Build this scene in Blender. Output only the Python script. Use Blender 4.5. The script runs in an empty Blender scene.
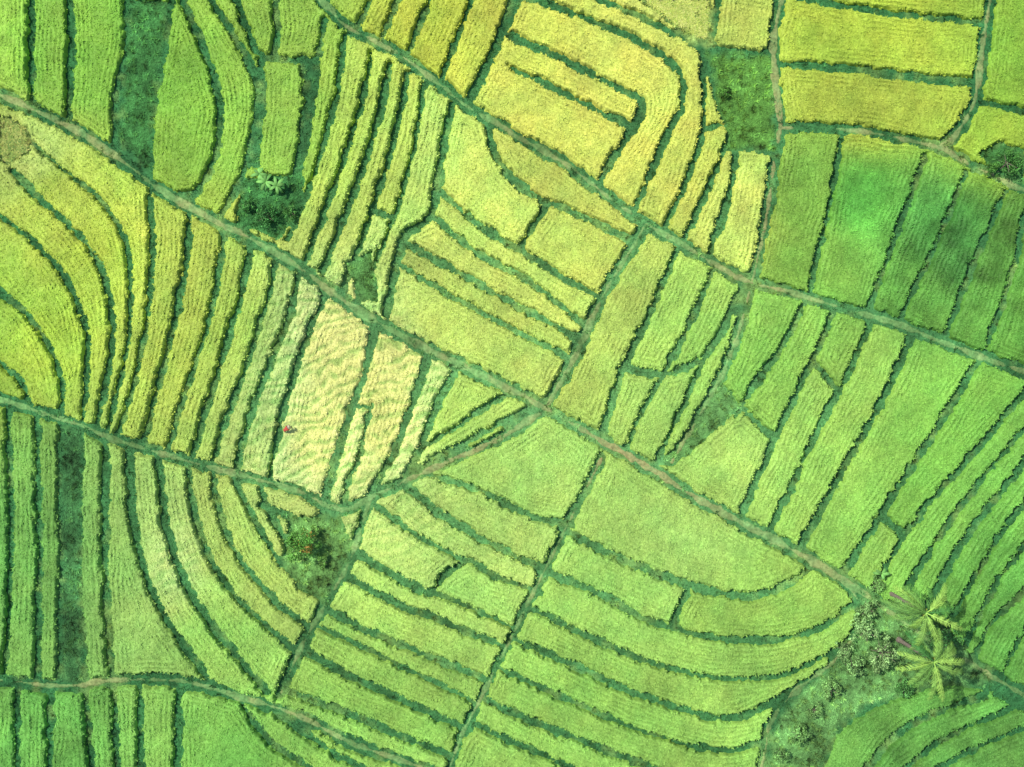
import bpy, math, random
import numpy as np
from mathutils import Vector
rng=np.random.default_rng(7); random.seed(7)
S=0.1
M=140                      # margin in decimetres around the surveyed area
W,H=1024,767
GW,GH=W+2*M+1,H+2*M+1
def wx(x): return (np.asarray(x)-512)*S
def wy(y): return (383.5-np.asarray(y))*S

# ------------------------------------------------------------------ survey data (decimetres, x east, y south)
PATHS=[ # width, points
(13,[(0,95),(40,113),(80,133),(125,163),(160,190),(200,213),(250,238),(300,268),(350,305),(400,335),(450,360),(500,384),(545,408),(600,440),(650,468),(700,500),(760,532),(810,560),(850,585),(880,605),(930,640),(985,672),(1024,695)]),
(12,[(322,0),(345,25),(400,55),(440,85),(470,108),(520,138),(560,160),(600,190),(640,220),(680,243),(740,278),(780,290),(850,310),(900,325),(950,345),(1024,372)]),
(11,[(781,0),(774,40),(775,80),(780,125),(773,170),(766,220),(755,270),(750,290),(738,335),(722,375),(700,415),(672,462)]),
(10,[(780,128),(850,130),(900,138),(940,148),(975,167),(1024,190)]),
(12,[(990,0),(984,40),(979,80),(972,108),(955,135),(940,148)]),
(12,[(645,225),(630,252),(605,292),(587,330),(568,370),(548,405)]),
(11,[(0,400),(40,412),(80,425),(110,438),(160,453),(210,467),(260,480),(300,492),(340,510),(370,498),(400,484),(450,461),(500,438),(540,414)]),
(9,[(602,458),(575,510),(545,570),(520,620),(490,680),(460,740),(450,767)]),
(12,[(0,680),(60,686),(130,680),(190,683),(240,697),(300,716),(350,742),(420,767)]),
(10,[(370,500),(350,560),(325,605),(300,650),(280,695)]),
(11,[(852,588),(862,620),(835,660),(800,688),(772,720),(762,767)]),
]
BUNDS=[
# A top left
(6,[(33,0),(32,50),(33,108)]),(7,[(70,0),(72,50),(68,122)]),(7,[(128,0),(128,50),(119,90),(116,150)]),
(8,[(172,0),(162,60),(152,120),(150,175)]),(7,[(183,0),(205,50),(221,110),(213,162),(197,192),(180,196)]),
(7,[(212,0),(236,40),(257,80),(256,130),(241,180),(221,216)]),(6,[(237,0),(248,30),(262,56),(300,60),(318,60)]),
(7,[(276,0),(278,30),(274,55)]),(6,[(262,56),(262,100),(257,165)]),(6,[(305,60),(306,110),(295,178)]),
(7,[(325,20),(318,60),(312,110),(303,160),(292,195)]),
(6,[(345,35),(338,90),(322,150),(305,200),(288,240)]),
(6,[(372,52),(360,110),(335,185),(306,262)]),
(6,[(390,64),(378,120),(352,200),(322,272)]),
(6,[(408,74),(394,140),(372,212),(344,290)]),
(6,[(425,86),(413,150),(395,215),(358,300)]),
(7,[(452,105),(441,160),(431,215),(404,240),(386,315)]),
(5,[(372,212),(395,218)]),
# B
(6,[(488,128),(498,160),(520,185),(545,201),(590,220),(635,243)]),
(6,[(438,190),(475,222),(515,248),(555,272),(603,300)]),
(6,[(547,203),(520,248)]),
(6,[(432,215),(480,255),(530,282),(592,330)]),
(6,[(404,242),(450,268),(500,296),(578,338)]),
(6,[(398,264),(450,295),(500,322),(570,358)]),
# C
(6,[(372,0),(352,35)]),(6,[(398,0),(378,48)]),(6,[(430,0),(405,62)]),(6,[(472,0),(440,82)]),(10,[(515,0),(492,55),(468,104)]),
(6,[(508,36),(560,58),(610,84),(641,102),(633,128),(612,160),(598,186)]),
(5,[(508,66),(560,92),(628,125)]),
(6,[(535,0),(600,24),(650,48),(680,75),(681,108),(660,150),(635,212)]),
(6,[(600,0),(650,22),(697,48),(703,80),(702,135),(685,185),(663,230)]),
(6,[(705,52),(714,90),(726,128)]),(6,[(704,130),(726,126),(724,150),(705,195),(681,244)]),
(6,[(728,148),(768,153)]),(6,[(737,148),(728,200),(708,255)]),
(6,[(718,0),(712,45),(745,55),(775,52)]),
# D
(7,[(780,64),(830,68),(900,76),(975,84)]),(5,[(810,0),(880,12),(988,24)]),(5,[(983,102),(1024,112)]),
# E
(6,[(842,132),(830,200),(808,296)]),(6,[(925,155),(900,225),(866,315)]),(6,[(965,172),(940,235),(897,325)]),
(6,[(1005,192),(975,260),(943,342)]),(6,[(1024,215),(1010,280),(983,355)]),
# F
(6,[(676,250),(648,318),(622,372),(600,440)]),(6,[(714,268),(692,320),(672,358),(665,372)]),
(6,[(622,368),(665,374),(700,362)]),(6,[(742,288),(722,330),(700,364)]),(6,[(664,374),(640,415),(626,452)]),
(6,[(702,364),(685,400),(656,462)]),
# G
(7,[(805,300),(782,345),(742,403),(735,412)]),(5,[(740,405),(775,440)]),
(6,[(835,308),(812,360),(778,432),(742,512)]),
(5,[(812,360),(838,390)]),
(6,[(872,318),(850,370),(818,430),(772,528)]),
(8,[(912,334),(885,395),(845,465),(798,552)]),
(8,[(980,358),(935,430),(900,485),(843,572)]),
(6,[(880,515),(905,535)]),
(8,[(1024,392),(965,462),(915,520),(868,595)]),
(6,[(1024,428),(985,475),(940,535),(905,590)]),
(7,[(1024,462),(990,505),(955,555),(920,622)]),
(6,[(1024,500),(990,550),(945,630)]),
(7,[(1024,545),(995,585),(962,650)]),
(6,[(1024,590),(990,625),(975,655)]),
(6,[(1024,630),(1000,675)]),
# upper-left arcs
(5,[(28,140),(58,165),(95,195),(122,232),(131,285),(127,350),(108,433)]),
(5,[(12,170),(48,205),(84,240),(106,280),(113,330),(107,380),(95,432)]),
(5,[(0,215),(38,245),(70,285),(86,330),(87,380),(82,425)]),
(5,[(0,290),(28,315),(52,350),(63,385),(62,420)]),
(5,[(0,362),(20,380),(32,408)]),
(6,[(150,190),(153,250),(146,330),(130,400),(114,440)]),
(6,[(190,210),(186,270),(170,340),(155,400),(142,450)]),
(6,[(224,228),(216,290),(200,350),(180,410),(168,455)]),
(6,[(252,242),(240,300),(222,360),(205,415),(192,462)]),
(6,[(277,258),(265,310),(245,370),(225,425),(210,468)]),
(8,[(300,270),(290,315),(268,370),(250,420),(236,474)]),
(6,[(328,290),(306,340),(290,390),(277,440),(268,484)]),
(9,[(376,322),(366,370),(348,420),(325,500)]),
(5,[(352,404),(372,408)]),
(5,[(372,405),(360,450),(340,508)]),
(7,[(430,352),(412,405),(395,450),(368,498)]),
(7,[(458,366),(436,410),(405,482)]),
(5,[(505,394),(460,425),(425,446)]),(6,[(530,408),(470,440),(405,475)]),
# left bottom
(5,[(8,404),(12,540),(5,680)]),(6,[(38,414),(40,540),(38,680)]),(9,[(62,425),(64,540),(62,680)]),
(8,[(80,430),(78,560),(84,680)]),(8,[(106,440),(106,560),(112,680)]),
(8,[(130,448),(132,500),(142,560),(165,615),(205,672),(212,688)]),
(7,[(158,455),(165,510),(178,565),(205,615),(245,665),(268,692)]),
(6,[(188,462),(195,510),(212,560),(240,600),(300,655)]),
(6,[(212,470),(222,520),(245,565),(280,605),(312,628)]),
(6,[(236,480),(255,520),(280,560),(322,600)]),
(6,[(262,490),(275,520),(290,545)]),(5,[(262,505),(300,520),(330,512)]),
# bottom-left
(6,[(18,684),(18,767)]),(6,[(52,688),(50,767)]),(6,[(86,686),(92,767)]),(6,[(115,684),(118,767)]),(6,[(140,684),(142,767)]),(7,[(180,686),(178,767)]),
(6,[(240,700),(270,740),(310,767)]),(6,[(280,714),(330,750),(360,767)]),
# central-left
(7,[(425,473),(480,490),(530,515),(572,526)]),
(6,[(378,508),(425,540),(470,562)]),
(6,[(405,485),(450,520),(500,548),(548,570)]),
(6,[(352,550),(400,578),(430,592),(445,575),(470,560)]),
(6,[(470,560),(500,578),(540,592)]),
(6,[(432,590),(480,612),(518,630)]),
(6,[(345,575),(390,600),(440,620),(508,648)]),
(6,[(325,608),(380,636),(440,660),(492,682)]),
(5,[(315,625),(370,650),(430,680),(480,704)]),
(6,[(300,648),(350,675),(420,708),(470,730)]),
(6,[(285,690),(340,710),(400,735),(455,757)]),
# central-right arcs
(7,[(560,528),(620,558),(690,585),(750,596),(795,580),(815,560)]),
(6,[(548,572),(600,594),(660,625),(740,640),(810,632),(855,603)]),
(6,[(690,585),(672,625)]),
(6,[(528,606),(580,632),(640,658),(720,678),(790,672),(850,640)]),
(6,[(512,638),(580,668),(650,698),(730,718),(795,690)]),
(6,[(495,666),(570,700),(640,730),(720,750),(768,740)]),
(6,[(481,698),(560,732),(620,755),(650,767)]),
(6,[(470,722),(520,745),(570,767)]),
# lower right
(8,[(820,767),(838,728),(880,700),(940,683),(985,685),(1024,705)]),
(7,[(868,767),(890,740),(930,715),(985,695)]),(6,[(905,767),(945,738),(1010,708)]),(6,[(940,767),(980,745),(1024,728)]),
]
ROUGH=[ # unplanted grassy / weedy ground : colour, outline
((62,116,60),[(245,178),(305,175),(300,205),(280,240),(235,225)]),
((150,160,90),[(0,115),(28,128),(32,150),(12,165),(0,160)]),
((82,126,54),[(708,54),(772,56),(774,150),(728,148),(716,92)]),
((150,175,90),[(640,0),(712,0),(712,44),(690,40)]),
((58,108,54),[(130,0),(168,0),(155,90),(148,170),(120,140)]),
((90,134,72),[(720,380),(742,405),(690,455),(660,465),(690,425)]),
((102,146,76),[(290,515),(340,518),(352,545),(325,600),(300,590),(283,560)]),
((92,136,74),[(862,600),(900,600),(960,640),(990,680),(930,684),(872,702),(835,728),(820,767),(768,767),(778,720),(805,690),(838,662),(862,625)]),
((66,116,58),[(978,156),(1000,142),(1024,150),(1024,185)]),
((58,102,56),[(64,425),(80,432),(80,682),(62,680)]),
((84,130,66),[(345,262),(372,250),(378,300),(362,300)]),
]
COL=[ # x,y, sRGB crop colour, with vignette darkening baked in towards the edges
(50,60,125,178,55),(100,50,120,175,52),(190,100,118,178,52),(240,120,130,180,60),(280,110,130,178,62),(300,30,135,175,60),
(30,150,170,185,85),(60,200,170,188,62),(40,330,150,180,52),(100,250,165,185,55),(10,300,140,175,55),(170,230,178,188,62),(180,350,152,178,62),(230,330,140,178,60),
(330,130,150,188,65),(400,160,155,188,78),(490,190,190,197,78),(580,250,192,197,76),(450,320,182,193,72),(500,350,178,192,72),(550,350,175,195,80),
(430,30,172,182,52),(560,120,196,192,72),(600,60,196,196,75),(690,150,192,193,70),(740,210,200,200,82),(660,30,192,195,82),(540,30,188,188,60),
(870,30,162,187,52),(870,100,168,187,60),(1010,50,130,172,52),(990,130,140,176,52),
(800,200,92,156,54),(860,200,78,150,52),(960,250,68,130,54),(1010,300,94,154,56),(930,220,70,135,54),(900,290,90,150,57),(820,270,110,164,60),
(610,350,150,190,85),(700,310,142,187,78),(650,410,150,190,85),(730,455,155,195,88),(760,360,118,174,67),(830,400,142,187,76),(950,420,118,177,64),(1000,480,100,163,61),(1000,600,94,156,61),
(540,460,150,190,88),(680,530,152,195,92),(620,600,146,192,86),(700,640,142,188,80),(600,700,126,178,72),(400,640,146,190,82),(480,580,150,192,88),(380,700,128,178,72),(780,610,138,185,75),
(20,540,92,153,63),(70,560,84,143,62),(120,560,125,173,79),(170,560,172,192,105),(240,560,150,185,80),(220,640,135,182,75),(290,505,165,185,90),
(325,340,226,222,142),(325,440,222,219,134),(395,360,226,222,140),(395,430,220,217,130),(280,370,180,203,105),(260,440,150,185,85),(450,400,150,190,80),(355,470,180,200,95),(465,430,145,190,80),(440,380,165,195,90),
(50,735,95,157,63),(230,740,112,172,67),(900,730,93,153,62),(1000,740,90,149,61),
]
# ------------------------------------------------------------------ helpers
def lin(c):
    c=np.asarray(c,float)/255.
    return np.where(c<=0.04045,c/12.92,((c+0.055)/1.055)**2.4)
def catmull(P,n=8):
    P=np.array(P,float)
    P=np.vstack([2*P[0]-P[1],P,2*P[-1]-P[-2]])
    out=[]
    for i in range(1,len(P)-2):
        p0,p1,p2,p3=P[i-1:i+3]
        for t in np.linspace(0,1,n,endpoint=False):
            out.append(0.5*((2*p1)+(-p0+p2)*t+(2*p0-5*p1+4*p2-p3)*t*t+(-p0+3*p1-3*p2+p3)*t**3))
    out.append(P[-2]); return np.array(out)
def extend(P):
    P=[tuple(map(float,p)) for p in P]
    def ext(a,b):
        if a[0]<=0 or a[0]>=W or a[1]<=0 or a[1]>=H:
            d=np.array(a)-np.array(b); d/=np.linalg.norm(d)+1e-9
            return tuple(np.array(a)+d*M*1.3)
        return None
    e=ext(P[0],P[1]); f=ext(P[-1],P[-2])
    if e: P=[e]+P
    if f: P=P+[f]
    return P
RMAX=44.0
def stamp(D,P,w,R=int(RMAX)):
    for a,b in zip(P[:-1],P[1:]):
        x0=int(max(0,min(a[0],b[0])+M-R)); x1=int(min(GW,max(a[0],b[0])+M+R+2))
        y0=int(max(0,min(a[1],b[1])+M-R)); y1=int(min(GH,max(a[1],b[1])+M+R+2))
        if x1<=x0 or y1<=y0: continue
        X,Y=np.meshgrid(np.arange(x0,x1)-M,np.arange(y0,y1)-M)
        d=b-a; L=d@d+1e-9
        t=np.clip(((X-a[0])*d[0]+(Y-a[1])*d[1])/L,0,1)
        q=np.hypot(X-a[0]-t*d[0],Y-a[1]-t*d[1])-w/2
        D[y0:y1,x0:x1]=np.minimum(D[y0:y1,x0:x1],q)
def smooth_noise(h,w,cell,seed):
    r=np.random.default_rng(seed)
    gh,gw=int(h/cell)+4,int(w/cell)+4
    g=r.random((gh,gw))*2-1
    y=np.arange(h)/cell; x=np.arange(w)/cell
    yi=y.astype(int); xi=x.astype(int); fy=y-yi; fx=x-xi
    fy=fy*fy*(3-2*fy); fx=fx*fx*(3-2*fx)
    A=g[yi][:,xi]; B=g[yi][:,xi+1]; C=g[yi+1][:,xi]; E=g[yi+1][:,xi+1]
    return (A*(1-fx)+B*fx)*(1-fy)[:,None]+(C*(1-fx)+E*fx)*fy[:,None]
N=lambda c,s: smooth_noise(GH,GW,c,s)

D=np.full((GH,GW),RMAX)
wr=random.Random(11)
for w,P in BUNDS: stamp(D,catmull(extend(P),6),w+wr.uniform(-0.8,1.2))
DP=np.full((GH,GW),RMAX)
for w,P in PATHS: stamp(DP,catmull(extend(P)),w)
D=np.minimum(D,DP)
def in_poly(X,Y,P):
    ins=np.zeros(X.shape,bool)
    for i in range(len(P)):
        x1,y1=P[i]; x2,y2=P[(i+1)%len(P)]
        c=((y1>Y)!=(y2>Y))&(X<(x2-x1)*(Y-y1)/((y2-y1)+1e-9)+x1)
        ins^=c
    return ins
XX,YY=np.meshgrid(np.arange(GW)-M,np.arange(GH)-M)
DR=np.full((GH,GW),RMAX)
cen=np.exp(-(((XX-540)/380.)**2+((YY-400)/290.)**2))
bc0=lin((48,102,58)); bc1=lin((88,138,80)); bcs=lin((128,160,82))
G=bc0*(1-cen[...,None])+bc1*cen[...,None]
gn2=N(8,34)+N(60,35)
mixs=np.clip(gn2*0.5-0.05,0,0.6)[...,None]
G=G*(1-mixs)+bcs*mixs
for colr,P in ROUGH:
    E=np.full((GH,GW),RMAX)
    PP=[np.array(p,float) for p in P]; PP.append(PP[0])
    stamp(E,np.array(PP),0)
    E=np.where(in_poly(XX,YY,P),-E,E)
    DR=np.minimum(DR,E)
    k=np.clip(0.5-E/8+N(6,77)*0.5,0,1)[...,None]
    G=G*(1-k)+lin(colr)*k
D=np.minimum(D,DR)
Draw=D.copy()
D=D+N(9,1)*1.5+N(4,2)*1.4+N(2.2,5)*0.8+N(30,3)*0.9
gn=N(5,31)*0.5+N(12,32)*0.5+N(40,33)*0.6
G=np.clip(G*(1+0.42*gn[...,None]),0.004,0.7)

# ------------------------------------------------------------------ colours
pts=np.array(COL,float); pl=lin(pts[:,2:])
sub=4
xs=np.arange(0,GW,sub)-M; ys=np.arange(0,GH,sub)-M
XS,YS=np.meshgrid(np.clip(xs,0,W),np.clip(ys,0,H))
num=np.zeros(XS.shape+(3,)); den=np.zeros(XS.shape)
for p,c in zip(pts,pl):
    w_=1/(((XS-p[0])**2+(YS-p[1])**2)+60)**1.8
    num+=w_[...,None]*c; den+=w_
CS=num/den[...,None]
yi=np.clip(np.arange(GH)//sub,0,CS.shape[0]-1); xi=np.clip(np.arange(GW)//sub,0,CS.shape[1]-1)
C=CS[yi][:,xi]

# ------------------------------------------------------------------ label plots (run based union find)
mask=D>0.6
parent=[0]
def find(a):
    while parent[a]!=a:
        parent[a]=parent[parent[a]]; a=parent[a]
    return a
lab=np.zeros((GH,GW),np.int32); prev=[]
for y in range(GH):
    r=mask[y].astype(np.int8); d=np.diff(np.concatenate([[0],r,[0]]))
    st=np.where(d==1)[0]; en=np.where(d==-1)[0]; cur=[]
    for s,e in zip(st,en):
        l=0
        for ps,pe,plb in prev:
            if ps<e and pe>s:
                f=find(plb)
                if l==0: l=f
                elif f!=l: parent[f]=l
        if l==0:
            l=len(parent); parent.append(l)
        cur.append((s,e,l)); lab[y,s:e]=l
    prev=cur
root=np.array([find(i) for i in range(len(parent))]); lab=root[lab]
ids,cnt=np.unique(lab,return_counts=True)
keep={i for i,c in zip(ids,cnt) if i!=0 and c>90}
lut=np.zeros(len(parent),np.int32)
for k,i in enumerate(sorted(keep)): lut[i]=k+1
lab=lut[lab]; NL=len(keep)
hgt=rng.uniform(0.42,0.64,NL+1); tone=rng.uniform(0.92,1.09,NL+1); tint=rng.uniform(-0.04,0.04,NL+1)
print("plots",NL)
cn=np.bincount(lab.ravel(),minlength=NL+1).astype(float)
big=np.clip((cn-9000)/9000,0,1)
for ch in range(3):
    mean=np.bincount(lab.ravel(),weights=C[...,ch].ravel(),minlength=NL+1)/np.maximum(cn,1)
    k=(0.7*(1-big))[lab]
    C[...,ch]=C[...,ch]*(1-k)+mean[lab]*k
straw=np.clip((C[...,0]-0.45)/0.2,0,1)*np.clip((C[...,2]-0.12)/0.08,0,1)
ripe=np.clip((C[...,0]-0.33)/0.15,0,1)*(1-straw)
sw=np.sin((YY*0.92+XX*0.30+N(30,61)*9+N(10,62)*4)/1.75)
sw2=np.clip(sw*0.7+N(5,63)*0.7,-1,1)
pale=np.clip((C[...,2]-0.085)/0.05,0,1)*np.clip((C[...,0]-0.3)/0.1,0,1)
wave=N(14,11)*0.11+N(40,12)*0.13+N(100,13)*0.07+N(5,14)*0.08
young=np.clip((0.17-C[...,0])/0.08,0,1)
wave+=young*(N(16,18)*0.30+N(34,19)*0.26+N(7,20)*0.15)
patchy=N(22,15)+0.5*N(7,16)
row=np.cos(2*np.pi*(Draw+N(25,71)*2.0+N(8,73)*0.6)/4.4)*np.clip((26-Draw)/14,0.12,1)*np.clip(0.55+0.6*N(16,72),0,1)
def crop_col(iy,ix,l,mult=1.0):
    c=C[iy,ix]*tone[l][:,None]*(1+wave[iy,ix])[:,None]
    s=straw[iy,ix]; rp=ripe[iy,ix]
    c[:,0]*=1.03-0.11*rp+tint[l]*(1-s)+0.08*patchy[iy,ix]*(1-0.7*s)-0.04*s
    c[:,1]*=1+0.03*rp
    c[:,2]*=0.98+0.22*rp-0.12*s
    lum=(c@np.array([0.25,0.65,0.1]))[:,None]; c=c*0.955+lum*0.045
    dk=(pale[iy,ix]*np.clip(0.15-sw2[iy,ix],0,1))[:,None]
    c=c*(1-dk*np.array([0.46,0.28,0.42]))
    return np.clip(c*1.06*mult,0,0.85)

# ------------------------------------------------------------------ mesh builder
def make_obj(name,verts,facelists,cols,mat,smooth=False):
    me=bpy.data.meshes.new(name)
    nv=len(verts); me.vertices.add(nv); me.vertices.foreach_set("co",np.asarray(verts,np.float32).ravel())
    loops=np.concatenate([f.ravel() for f in facelists]).astype(np.int32)
    tot=np.concatenate([np.full(len(f),f.shape[1],np.int32) for f in facelists])
    st=np.concatenate([[0],np.cumsum(tot)[:-1]]).astype(np.int32)
    me.loops.add(len(loops)); me.loops.foreach_set("vertex_index",loops)
    me.polygons.add(len(tot)); me.polygons.foreach_set("loop_start",st); me.polygons.foreach_set("loop_total",tot)
    if smooth: me.polygons.foreach_set("use_smooth",np.ones(len(tot),bool))
    if cols is not None:
        a=me.color_attributes.new("Col",'FLOAT_COLOR','POINT')
        a.data.foreach_set("color",np.hstack([cols,np.ones((nv,1))]).astype(np.float32).ravel())
    me.update(calc_edges=True); me.validate()
    me.materials.append(mat)
    o=bpy.data.objects.new(name,me); bpy.context.collection.objects.link(o); return o

def mat_col(name,rough=0.7,scale=6.0,amp=0.25,spec=0.2,bump=0.0):
    m=bpy.data.materials.new(name); m.use_nodes=True; nt=m.node_tree; n=nt.nodes; L=nt.links
    b=n["Principled BSDF"]; b.inputs["Roughness"].default_value=rough; b.inputs["Specular IOR Level"].default_value=spec
    at=n.new("ShaderNodeAttribute"); at.attribute_name="Col"
    tc=n.new("ShaderNodeTexCoord"); no=n.new("ShaderNodeTexNoise"); no.inputs["Scale"].default_value=scale; no.inputs["Detail"].default_value=4
    L.new(tc.outputs["Object"],no.inputs["Vector"])
    mr=n.new("ShaderNodeMapRange"); mr.inputs["From Min"].default_value=0.25; mr.inputs["From Max"].default_value=0.75
    mr.inputs["To Min"].default_value=1-amp; mr.inputs["To Max"].default_value=1+amp
    L.new(no.outputs["Fac"],mr.inputs["Value"])
    mu=n.new("ShaderNodeVectorMath"); mu.operation='SCALE'
    L.new(at.outputs["Color"],mu.inputs[0]); L.new(mr.outputs["Result"],mu.inputs["Scale"])
    L.new(mu.outputs["Vector"],b.inputs["Base Color"])
    if bump>0:
        bp=n.new("ShaderNodeBump"); bp.inputs["Strength"].default_value=bump; bp.inputs["Distance"].default_value=0.1
        L.new(no.outputs["Fac"],bp.inputs["Height"]); L.new(bp.outputs["Normal"],b.inputs["Normal"])
    return m
m_rice=mat_col("rice_crop",0.6,5.0,0.16,0.12)
m_ground=mat_col("grassy_soil",0.9,3.0,0.35,0.1,0.5)
m_grass=mat_col("weed_grass",0.7,4.0,0.3,0.1)
m_path=mat_col("trodden_earth",0.95,3.5,0.35,0.05,0.6)

# blades ------------------------------------------------------------
def blades(cx,cy,cz,col,nb,length,width,rise,seed,tipmul=1.15,basemul=0.55):
    r=np.random.default_rng(seed); n=len(cx)
    cx=np.repeat(cx,nb); cy=np.repeat(cy,nb); cz=np.repeat(cz,nb); col=np.repeat(col,nb,axis=0)
    length=np.repeat(length,nb) if np.ndim(length) else length
    a=r.uniform(0,2*np.pi,n*nb); l=length*r.uniform(0.6,1.25,n*nb); w=width*r.uniform(0.6,1.3,n*nb)
    rs=rise*r.uniform(0.4,1.3,n*nb)
    ca,sa=np.cos(a),np.sin(a)
    v=np.empty((n*nb,3,3))
    v[:,0]=np.stack([cx-sa*w/2,cy+ca*w/2,cz],1)
    v[:,1]=np.stack([cx+sa*w/2,cy-ca*w/2,cz],1)
    v[:,2]=np.stack([cx+ca*l,cy+sa*l,cz+rs],1)
    br=r.uniform(0.87,1.13,n*nb)[:,None]
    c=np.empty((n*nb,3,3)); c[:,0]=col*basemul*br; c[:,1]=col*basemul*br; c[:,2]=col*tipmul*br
    return v.reshape(-1,3),np.arange(n*nb*3).reshape(-1,3),np.clip(c.reshape(-1,3),0,0.9)

# canopy z
t=np.clip(D/2.4,0,1); t=t*t*(3-2*t)
zc=-0.06+t*(hgt[lab]*(1-0.55*straw)+0.06)
rz=rng.random((GH,GW))
zc+=t*(N(3,21)*0.04+N(8,22)*0.06+N(24,23)*0.06+(rz-0.5)*0.06+row*0.07+pale*sw2*0.06)
zc[lab==0]=-0.06
clab=np.maximum(np.maximum(lab[:-1,:-1],lab[1:,:-1]),np.maximum(lab[:-1,1:],lab[1:,1:]))
cy_,cx_=np.nonzero(clab); cl=clab[cy_,cx_]
o=np.argsort(cl,kind='stable'); cy_,cx_,cl=cy_[o],cx_[o],cl[o]
bnd=np.searchsorted(cl,np.arange(1,NL+2))
sp=2.5
tx,ty=np.meshgrid(np.arange(0,GW-1,sp),np.arange(0,GH-1,sp))
tx=(tx+rng.uniform(-1.1,1.1,tx.shape)).ravel(); ty=(ty+rng.uniform(-1.1,1.1,ty.shape)).ravel()
tx=np.clip(tx,0,GW-1.01); ty=np.clip(ty,0,GH-1.01)
txi=np.round(tx).astype(int); tyi=np.round(ty).astype(int)
tl=lab[tyi,txi]; ok=(tl>0)&(D[tyi,txi]>0.9)&(rng.random(len(tl))<0.80+0.55*row[tyi,txi])
tx,ty,txi,tyi,tl=tx[ok],ty[ok],txi[ok],tyi[ok],tl[ok]
o=np.argsort(tl,kind='stable'); tx,ty,txi,tyi,tl=tx[o],ty[o],txi[o],tyi[o],tl[o]
tb=np.searchsorted(tl,np.arange(1,NL+2))
for k in range(1,NL+1):
    s,e=bnd[k-1],bnd[k]
    if e<=s: continue
    yy,xx=cy_[s:e],cx_[s:e]
    q=np.stack([yy*GW+xx,(yy+1)*GW+xx,(yy+1)*GW+xx+1,yy*GW+xx+1],1)
    u,inv=np.unique(q,return_inverse=True); q=inv.reshape(q.shape)
    vy,vx=u//GW,u%GW
    v=np.stack([wx(vx-M),wy(vy-M),np.where(lab[vy,vx]==k,zc[vy,vx],-0.06)],1)
    lk=np.full(len(u),k)
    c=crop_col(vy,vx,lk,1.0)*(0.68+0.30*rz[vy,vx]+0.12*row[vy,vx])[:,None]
    s2,e2=tb[k-1],tb[k]
    X=wx(tx[s2:e2]-M); Y=wy(ty[s2:e2]-M); I,J=tyi[s2:e2],txi[s2:e2]
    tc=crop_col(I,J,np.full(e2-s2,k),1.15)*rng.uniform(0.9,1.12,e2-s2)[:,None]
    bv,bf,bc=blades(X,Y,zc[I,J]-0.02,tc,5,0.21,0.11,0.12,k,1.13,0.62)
    make_obj("rice_paddy",np.vstack([v,bv]),[q,bf+len(v)],np.vstack([c,bc]),m_rice)

# ------------------------------------------------------------------ ground sheet
st=2
gxi=np.arange(0,GW,st); gyi=np.arange(0,GH,st)
far=np.array([5,12,25,50,100,200,400,800,1600,3000.])
gx=np.concatenate([wx(gxi[0]-M)-far[::-1],wx(gxi-M),wx(gxi[-1]-M)+far])
gy=np.concatenate([wy(gyi[0]-M)+far[::-1],wy(gyi-M),wy(gyi[-1]-M)-far])
nx,ny=len(gx),len(gy)
ixm=np.concatenate([np.zeros(10,int),gxi,np.full(10,gxi[-1])])
iym=np.concatenate([np.zeros(10,int),gyi,np.full(10,gyi[-1])])
IX,IY=np.meshgrid(ixm,iym)
Z=(N(6,36)*0.05+N(20,37)*0.06)
Z=Z-Z.max()*0.3
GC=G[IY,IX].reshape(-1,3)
gz=Z[IY,IX].ravel()
V=np.stack(np.broadcast_arrays(gx[None,:],gy[:,None]),-1).reshape(-1,2)
V=np.column_stack([V,gz])
I2=np.arange(nx*ny).reshape(ny,nx)
F=np.stack([I2[:-1,:-1],I2[1:,:-1],I2[1:,1:],I2[:-1,1:]],-1).reshape(-1,4)
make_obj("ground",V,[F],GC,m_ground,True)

# ------------------------------------------------------------------ footpaths: trodden earth sheet
dpn=DP+3.8+N(7,41)*1.6+N(18,42)*2.2
pm=(dpn<0)
cm=pm[:-1,:-1]|pm[1:,:-1]|pm[:-1,1:]|pm[1:,1:]
yy,xx=np.nonzero(cm)
q=np.stack([yy*GW+xx,(yy+1)*GW+xx,(yy+1)*GW+xx+1,yy*GW+xx+1],1)
u,inv=np.unique(q,return_inverse=True); q=inv.reshape(q.shape); vy,vx=u//GW,u%GW
pz=Z[vy,vx]+np.where(pm[vy,vx],0.05,-0.03)
def ga(x,y,sx,sy): return np.exp(-(((XX-x)/sx)**2+((YY-y)/sy)**2))
brown=np.clip(ga(625,455,60,35)+ga(776,150,25,140)*0.8+ga(700,500,60,30)*0.6+ga(480,450,60,25)*0.6+ga(990,60,30,90)*0.4,0,1)[vy,vx][:,None]
pc=(G[vy,vx]*0.6+lin((118,146,86))*0.55)*(1+0.3*gn[vy,vx])[:,None]
pc2=lin((152,148,100))[None]
mm=np.clip(gn2[vy,vx]*0.3+0.15,0,0.5)[:,None]; pc=pc*(1-mm)+pc2*mm
pc=pc*(1-brown*0.55)+lin((156,132,94))*brown*0.55
make_obj("footpath",np.stack([wx(vx-M),wy(vy-M),pz],1),[q],np.clip(pc,0,0.6),m_path,True)

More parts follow.
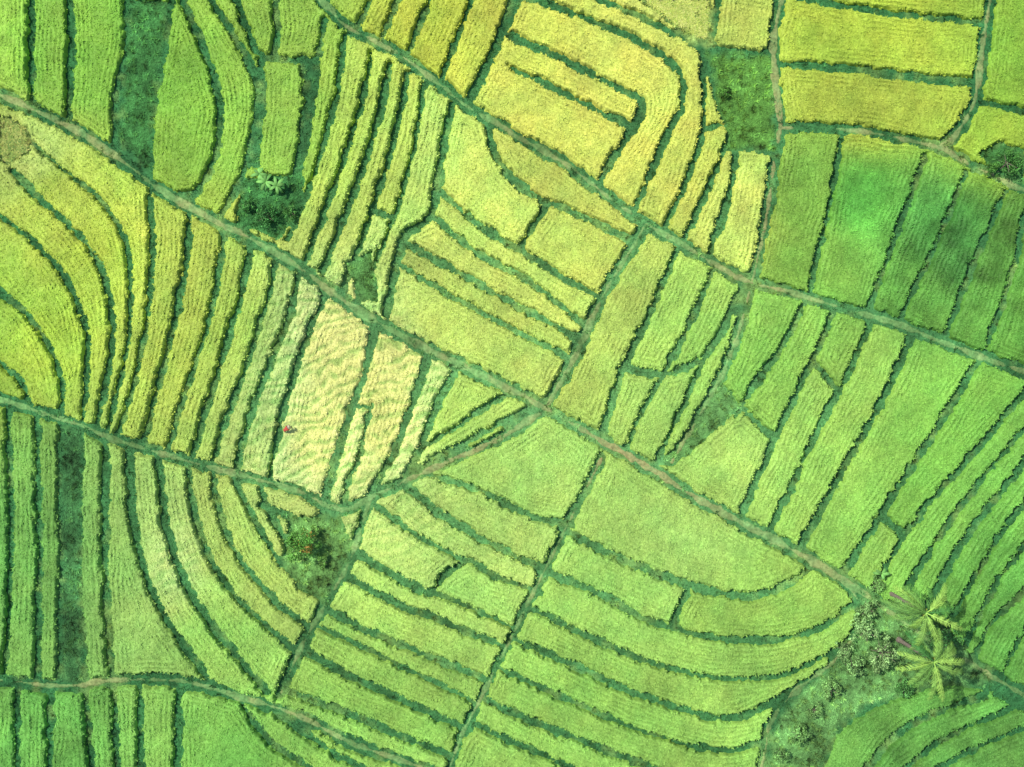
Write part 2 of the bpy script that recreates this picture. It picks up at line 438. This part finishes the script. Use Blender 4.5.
# ------------------------------------------------------------------ weeds on the bunds
sp=2.4
tx,ty=np.meshgrid(np.arange(2,GW-3,sp),np.arange(2,GH-3,sp))
tx=(tx+rng.uniform(-1.2,1.2,tx.shape)).ravel(); ty=(ty+rng.uniform(-1.2,1.2,ty.shape)).ravel()
I=np.round(ty).astype(int); J=np.round(tx).astype(int)
ok=(D[I,J]<0.3)&((dpn[I,J]>0)|(rng.random(len(I))<0.3))&(rng.random(len(I))<0.85)
tx,ty,I,J=tx[ok],ty[ok],I[ok],J[ok]
wc=G[I,J]*1.12*rng.uniform(0.6,1.5,len(I))[:,None]
rough=DR[I,J]<0
wc[rough]*=np.clip(1.0+0.55*gn[I,J][rough],0.5,1.6)[:,None]
ln=np.where(rough,0.30,0.19)
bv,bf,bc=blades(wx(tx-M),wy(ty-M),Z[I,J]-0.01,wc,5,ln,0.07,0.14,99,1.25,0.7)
sel=(rng.random(len(I))<np.where(rough,0.12,0.035))
wc2=(wc[sel]*np.array([1.25,1.12,0.95])*rng.uniform(0.5,1.35,sel.sum())[:,None])
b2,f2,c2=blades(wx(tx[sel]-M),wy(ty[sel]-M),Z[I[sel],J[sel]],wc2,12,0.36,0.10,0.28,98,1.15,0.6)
make_obj("grass",np.vstack([bv,b2]),[bf,f2+len(bv)],np.vstack([bc,c2]),m_grass)

def stubble(poly,name,n,cols,seed):
    r=np.random.default_rng(seed); P=np.array(poly,float)
    x=r.uniform(P[:,0].min(),P[:,0].max(),n*3); y=r.uniform(P[:,1].min(),P[:,1].max(),n*3)
    k=in_poly(x,y,poly); x,y=x[k][:n],y[k][:n]
    c=lin(cols)[r.integers(0,len(cols),len(x))]
    v,f,cc=blades(wx(x),wy(y),np.full(len(x),0.04),c,6,0.35,0.09,0.12,seed,1.15,0.85)
    make_obj(name,v,[f],cc,m_rice)
stubble([(0,118),(24,128),(28,150),(10,162),(0,158)],"dry_straw",420,[(185,190,105),(150,170,80),(120,150,75)],3)
stubble([(645,0),(708,2),(706,38),(690,34)],"dry_straw",900,[(190,200,95),(160,185,80),(205,210,120)],4)

# ------------------------------------------------------------------ vegetation
def frond_set(n,length,droop,seed,base,leaf_l=0.68):
    r=np.random.default_rng(seed); V=[];Fq=[];Cc=[]
    for i in range(n):
        a=i*2.399963+r.uniform(-0.35,0.35); el=r.uniform(-0.3,0.8) ; L=length*r.uniform(0.75,1.15); tw=r.uniform(-0.6,0.6)
        ns=44; p=np.array(base,float); d_el=el; pts_=[]
        for s in range(ns):
            pts_.append(p.copy()); aa=a+tw*(s/ns)**1.5
            p=p+np.array([math.cos(aa)*math.cos(d_el),math.sin(aa)*math.cos(d_el),math.sin(d_el)])*L/ns
            d_el-=droop/ns*(0.5+1.3*s/ns)
        q=r.random()
        tn=lin((58,114,54))*(1-q)+lin((150,188,84))*q
        for s in range(ns-1):
            A,B=pts_[s],pts_[s+1]; fw=(B-A)/np.linalg.norm(B-A)
            side=np.cross(fw,[0,0,1]); side/=np.linalg.norm(side)+1e-9
            w=0.03*(1-s/ns)+0.008
            b0=len(V); V+= [A-side*w,A+side*w,B+side*w,B-side*w]; Fq.append([b0,b0+1,b0+2,b0+3]); Cc+=[tn*1.2]*4
            if s<5: continue
            ll=leaf_l*math.sin(math.pi*min(1,(s+1.0)/ns*0.88+0.1))**0.6
            for sg in (-1,1):
                if r.random()<0.10: continue
                S0=A; l2=ll*r.uniform(0.7,1.2); dr=r.uniform(0.15,0.75)
                tip=S0+(side*sg*0.62+fw*0.7)*l2+np.array([0,0,-l2*dr])
                md=S0+(side*sg*0.36+fw*0.32)*l2+np.array([0,0,-l2*dr*0.2])
                c1=tn*r.uniform(0.6,1.4)
                b0=len(V); V+=[S0,S0+fw*0.06,md+fw*0.05,md-fw*0.02]; Fq.append([b0,b0+1,b0+2,b0+3]); Cc+=[c1*0.8,c1*0.8,c1,c1]
                b0=len(V); V+=[md-fw*0.02,md+fw*0.05,tip]; Fq.append([b0,b0+1,b0+2,b0+2]); Cc+=[c1,c1,c1*1.1]
    F3=np.array([f[:3] for f in Fq if f[2]==f[3]]); F4=np.array([f for f in Fq if f[2]!=f[3]])
    return np.array(V),[F3,F4],np.clip(np.array(Cc),0,0.8)
def mat_bark():
    m=bpy.data.materials.new("bark"); m.use_nodes=True; nt=m.node_tree; b=nt.nodes["Principled BSDF"]
    no=nt.nodes.new("ShaderNodeTexNoise"); no.inputs["Scale"].default_value=12
    cr=nt.nodes.new("ShaderNodeValToRGB"); cr.color_ramp.elements[0].color=(0.08,0.06,0.045,1); cr.color_ramp.elements[1].color=(0.25,0.21,0.16,1)
    nt.links.new(no.outputs["Fac"],cr.inputs["Fac"]); nt.links.new(cr.outputs["Color"],b.inputs["Base Color"]); b.inputs["Roughness"].default_value=0.9
    return m
m_bark=mat_bark(); m_leaf=mat_col("leaf",0.6,3.0,0.2,0.12)
def tube(P,R,seg=10):
    P=np.array(P,float); V=[];F=[]
    for i,(p,r) in enumerate(zip(P,R)):
        d=P[min(i+1,len(P)-1)]-P[max(i-1,0)]; d/=np.linalg.norm(d)+1e-9
        u=np.cross(d,[0.31,0.2,0.92])
        if np.linalg.norm(u)<0.1: u=np.cross(d,[1,0,0])
        u/=np.linalg.norm(u); w=np.cross(d,u)
        for k in range(seg):
            a=2*math.pi*k/seg; V.append(p+r*(u*math.cos(a)+w*math.sin(a)))
    for i in range(len(P)-1):
        for k in range(seg):
            F.append([i*seg+k,i*seg+(k+1)%seg,(i+1)*seg+(k+1)%seg,(i+1)*seg+k])
    return np.array(V),np.array(F)
def empty(name,loc):
    e=bpy.data.objects.new(name,None); e.location=loc; bpy.context.collection.objects.link(e); return e
def palm(cx,cy,h,seed,L=4.2,n=20):
    f=1-h/120.; X=float(wx(cx)*f); Y=float(wy(cy)*f)
    e=empty("palm_tree",(X,Y,0))
    P=[(0.9*(1-t_)**2*-1,0.5*(1-t_)**2,t_*h) for t_ in np.linspace(0,1,24)]
    R=[0.20-0.09*t_+0.012*(i%2)+0.12*max(0,0.08-t_)/0.08 for i,t_ in enumerate(np.linspace(0,1,24))]
    v,F=tube(P,R); o=make_obj("trunk",v,[F],None,m_bark,True); o.parent=e
    v,F,c=frond_set(n,L,1.5,seed,(0,0,h)); o=make_obj("fronds",v,F,c,m_leaf); o.parent=e
    V=[];FF=[]
    for i in range(7):
        a=i*0.9; c0=np.array([math.cos(a)*0.3,math.sin(a)*0.3,h-0.35])
        P=[c0+np.array([0,0,z]) for z in (-0.15,-0.1,0,0.1,0.15)]; v,F=tube(P,[0.02,0.1,0.14,0.1,0.02],8)
        FF.append(F+sum(len(q) for q in V)); V.append(v)
    o=make_obj("coconuts",np.vstack(V),[np.vstack(FF)],np.tile(lin((120,130,60)),(sum(len(q) for q in V),1)),m_leaf,True); o.parent=e
palm(926,613,8,5,4.4,18); palm(934,662,7.5,9,4.1,16)

def crown(R,H0,nclump,nleaf,col,seed,accent=None,ls=0.16):
    r=np.random.default_rng(seed); V=[];C_=[]
    for i in range(nclump):
        d=r.normal(size=3); d/=np.linalg.norm(d); rad=R*r.uniform(0.35,1.0)
        cc=np.array([d[0]*rad,d[1]*rad,H0+abs(d[2])*rad*0.7]); cr=R*r.uniform(0.18,0.36)
        tn=lin(col)*r.uniform(0.6,1.6)
        acc=accent is not None and r.random()<0.3
        for j in range(nleaf):
            q=r.normal(size=3); q/=np.linalg.norm(q); p=cc+q*cr*r.uniform(0.5,1)
            a=r.normal(size=3); a/=np.linalg.norm(a); b=np.cross(a,q+0.01); b/=np.linalg.norm(b)+1e-9
            s_=ls*r.uniform(0.6,1.3)
            V+=[p,p+a*s_*0.5+b*s_*0.3,p+a*s_,p+a*s_*0.5-b*s_*0.3]
            c=lin(accent)*r.uniform(0.6,1.3) if (acc and r.random()<0.4) else tn*r.uniform(0.7,1.3)
            C_+=[c]*4
    return np.array(V),np.arange(len(V)).reshape(-1,4),np.clip(np.array(C_),0,0.8)
def tree(name,cx,cy,R,h,seed,col,accent=None,ncl=26,nl=70):
    X,Y=float(wx(cx)),float(wy(cy)); f=1-h/120.; X*=f;Y*=f
    e=empty(name,(X,Y,0))
    v,F=tube([(0,0,-0.1),(0.03,0.02,h*0.3),(0,0.05,h*0.75)],[0.07*R+0.03,0.05*R+0.02,0.02*R+0.01],8); o=make_obj("trunk",v,[F],None,m_bark,True); o.parent=e
    V=[];FF=[];n0=0
    for i in range(7):
        a=i*0.95; z0=h*(0.3+0.05*i)
        v,F=tube([(0,0.03,z0),(math.cos(a)*R*0.35,math.sin(a)*R*0.35,z0+h*0.15),(math.cos(a)*R*0.75,math.sin(a)*R*0.75,z0+h*0.25)],[0.03*R+0.01,0.02*R+0.01,0.008],6)
        V.append(v);FF.append(F+n0);n0+=len(v)
    o=make_obj("limbs",np.vstack(V),[np.vstack(FF)],None,m_bark,True); o.parent=e
    v,F,c=crown(R,h*0.55,ncl,nl,col,seed,accent,0.2 if R>1 else 0.14); o=make_obj("foliage",v,[F],c,m_leaf); o.parent=e
tree("flowering_tree",300,546,1.7,2.4,3,(88,140,58),(190,155,75),30,80)
for (x,y,R_,h_,sd,cl) in [(868,632,1.6,1.8,21,(126,162,98)),(885,655,1.9,2.2,22,(130,164,100)),(855,668,1.3,1.5,23,(118,158,92)),(905,690,1.2,1.4,24,(78,128,64)),(880,585,1.0,1.3,25,(112,156,82)),(832,690,1.1,1.1,26,(114,156,86)),(800,735,1.1,1.0,27,(108,152,82)),(1010,162,1.4,1.6,28,(74,124,56)),(994,168,0.9,1.1,29,(84,134,58)),(265,215,1.3,1.2,30,(68,122,60)),(245,205,0.8,0.9,34,(74,128,60)),(290,212,0.8,0.9,35,(86,138,66)),(725,90,0.6,0.7,31,(92,142,60)),(815,712,0.9,0.9,32,(114,156,86)),(870,610,1.2,1.5,36,(120,158,92)),(845,650,1.0,1.1,37,(124,160,96)),(322,560,0.7,0.8,38,(110,155,74)),(315,530,0.6,0.7,39,(114,158,76)),(782,755,0.9,0.8,40,(108,152,82)),(948,640,1.5,1.8,41,(72,122,62))]:
    tree("shrub",x,y,R_,h_,sd,cl,None,18,60)
def banana(cx,cy,seed,n=8,L=1.3):
    X,Y=float(wx(cx)),float(wy(cy)); e=empty("banana_plant",(X,Y,0)); r=random.Random(seed)
    v,F=tube([(0,0,-0.05),(0.02,0,0.7),(0,0.02,1.3)],[0.13,0.1,0.06],8); o=make_obj("stem",v,[F],np.tile(lin((120,150,80)),(len(v),1)),m_leaf,True); o.parent=e
    V=[];Fq=[];Cc=[]
    for i in range(n):
        a=i*2.4+r.uniform(-.3,.3); el=r.uniform(0.2,0.9); p=np.array([0,0,1.25]); side=np.array([-math.sin(a),math.cos(a),0]); prev_=None
        tn=lin((108,160,80))*r.uniform(0.6,1.3); l_=L*r.uniform(0.8,1.15)
        for s in range(10):
            w=0.15*math.sin(math.pi*(s+0.3)/9.6)**0.7 if s>0 else 0.03
            row_=[len(V),len(V)+1,len(V)+2]; V+=[p-side*w+np.array([0,0,-0.05]),p.copy(),p+side*w+np.array([0,0,-0.05])]; Cc+=[tn,tn*1.2,tn]
            if prev_: Fq+=[[prev_[0],prev_[1],row_[1],row_[0]],[prev_[1],prev_[2],row_[2],row_[1]]]
            prev_=row_; p=p+np.array([math.cos(a)*math.cos(el),math.sin(a)*math.cos(el),math.sin(el)])*l_/9; el-=0.2
    o=make_obj("leaves",np.array(V),[np.array(Fq)],np.clip(np.array(Cc),0,.8),m_leaf); o.parent=e
banana(268,184,1); banana(279,188,2,7,1.1); banana(262,176,3,7,1.0); banana(878,572,5,6,0.9)

# ------------------------------------------------------------------ farmer bending in the straw field
def flat(name,c):
    m=bpy.data.materials.new(name); m.use_nodes=True; nt=m.node_tree; b=nt.nodes["Principled BSDF"]; b.inputs["Roughness"].default_value=0.85
    no=nt.nodes.new("ShaderNodeTexNoise"); no.inputs["Scale"].default_value=20
    cr=nt.nodes.new("ShaderNodeValToRGB"); cr.color_ramp.elements[0].color=(*[x*0.75 for x in c],1); cr.color_ramp.elements[1].color=(*[min(1,x*1.2) for x in c],1)
    nt.links.new(no.outputs["Fac"],cr.inputs["Fac"]); nt.links.new(cr.outputs["Color"],b.inputs["Base Color"]); return m
def skin_obj(name,verts,edges,rad,mats,matfn):
    me=bpy.data.meshes.new(name); me.from_pydata(verts,edges,[]); o=bpy.data.objects.new(name,me); bpy.context.collection.objects.link(o)
    md=o.modifiers.new("Skin",'SKIN')
    for i,r in enumerate(rad): me.skin_vertices[0].data[i].radius=(r,r)
    me.skin_vertices[0].data[0].use_root=True
    sb=o.modifiers.new("Sub",'SUBSURF'); sb.levels=2; sb.render_levels=2
    dg=bpy.context.evaluated_depsgraph_get(); em=bpy.data.meshes.new_from_object(o.evaluated_get(dg))
    o.modifiers.clear(); o.data=em
    em.materials.clear()
    for m in mats: em.materials.append(m)
    for p in em.polygons: p.material_index=matfn(p.center); p.use_smooth=True
    return o
fe=empty("farmer",(float(wx(286)),float(wy(430)),0.0)); fe.rotation_euler=(0,0,math.radians(35))
skinm=flat("skin",(0.28,0.15,0.09)); shirt=flat("red_shirt",(0.45,0.06,0.04)); pants=flat("dark_trousers",(0.04,0.05,0.09)); hatm=flat("straw_hat",(0.5,0.42,0.25))
bvv=[(0,0,0.88),(0.16,0,1.02),(0.36,0,1.14),(0.46,0,1.18),(0.58,0,1.2),(0.66,0,1.18),
 (0,0.1,0.84),(0.05,0.13,0.47),(-0.02,0.14,0.08),(0.14,0.15,0.03),
 (0,-0.1,0.84),(-0.1,-0.13,0.47),(-0.2,-0.14,0.08),(-0.04,-0.15,0.03),
 (0.38,0.19,1.12),(0.48,0.23,0.86),(0.62,0.16,0.66),(0.38,-0.19,1.12),(0.46,-0.23,0.86),(0.62,-0.14,0.66)]
be=[(0,1),(1,2),(2,3),(3,4),(4,5),(0,6),(6,7),(7,8),(8,9),(0,10),(10,11),(11,12),(12,13),(2,14),(14,15),(15,16),(2,17),(17,18),(18,19)]
br_=[0.15,0.14,0.16,0.06,0.10,0.09,0.10,0.065,0.045,0.035,0.10,0.065,0.045,0.035,0.065,0.045,0.03,0.065,0.045,0.03]
def mf(c):
    if c.x>0.47 and abs(c.y)<0.12 and c.z>1.0: return 0
    if c.z<0.84 and c.x>0.3: return 0
    if c.z<0.06: return 0
    if c.z<0.86 : return 2
    return 1
bo=skin_obj("body",bvv,be,br_,[skinm,shirt,pants],mf); bo.parent=fe
for sy in (0.16,-0.14):
    for k in range(5):
        a=(k-2)*0.25; L_=[0.05,0.08,0.085,0.08,0.06][k]
        b0=(0.62,sy,0.66)
        p1=(0.65+0.02*math.cos(a),sy+0.035*math.sin(a)*1.5,0.62); p2=(p1[0]+0.01,p1[1],p1[2]-L_*0.5); p3=(p2[0]-0.012,p2[1],p2[2]-L_*0.5)
        fo=skin_obj("finger",[b0,p1,p2,p3],[(0,1),(1,2),(2,3)],[0.014,0.01,0.009,0.007],[skinm],lambda c:0); fo.parent=fe
hv,hf=tube([(0.60,0,1.20),(0.62,0,1.21),(0.66,0,1.27),(0.70,0,1.34)],[0.24,0.22,0.11,0.015],16)
ho=make_obj("conical_hat",hv,[hf],None,hatm,True); ho.parent=fe

# ------------------------------------------------------------------ camera, light, world
sc=bpy.context.scene
cam=bpy.data.cameras.new("camera"); co=bpy.data.objects.new("camera",cam); bpy.context.collection.objects.link(co); sc.camera=co
co.location=(0,0,120); cam.sensor_width=36; cam.lens=36*120/102.4; cam.clip_end=8000; cam.clip_start=1
EL,AZ=54,-60  # sun in the north-west
az=math.radians(AZ); el=math.radians(EL)
sd=np.array([math.sin(az)*math.cos(el),math.cos(az)*math.cos(el),math.sin(el)])
sl=bpy.data.lights.new("sun",'SUN'); sl.energy=4.8; sl.angle=math.radians(0.6); sl.color=(1,0.96,0.87)
so=bpy.data.objects.new("sun",sl); bpy.context.collection.objects.link(so)
so.rotation_euler=Vector(sd).to_track_quat('Z','Y').to_euler()
wd=bpy.data.worlds.new("World"); sc.world=wd; wd.use_nodes=True; nt=wd.node_tree
sk=nt.nodes.new("ShaderNodeTexSky"); sk.sky_type='NISHITA'; sk.sun_disc=False; sk.sun_elevation=el; sk.sun_rotation=az
bg=nt.nodes["Background"]; bg.inputs["Strength"].default_value=0.15
nt.links.new(sk.outputs["Color"],bg.inputs["Color"])
sc.view_settings.view_transform='Standard'; sc.view_settings.look='None'; sc.view_settings.exposure=0
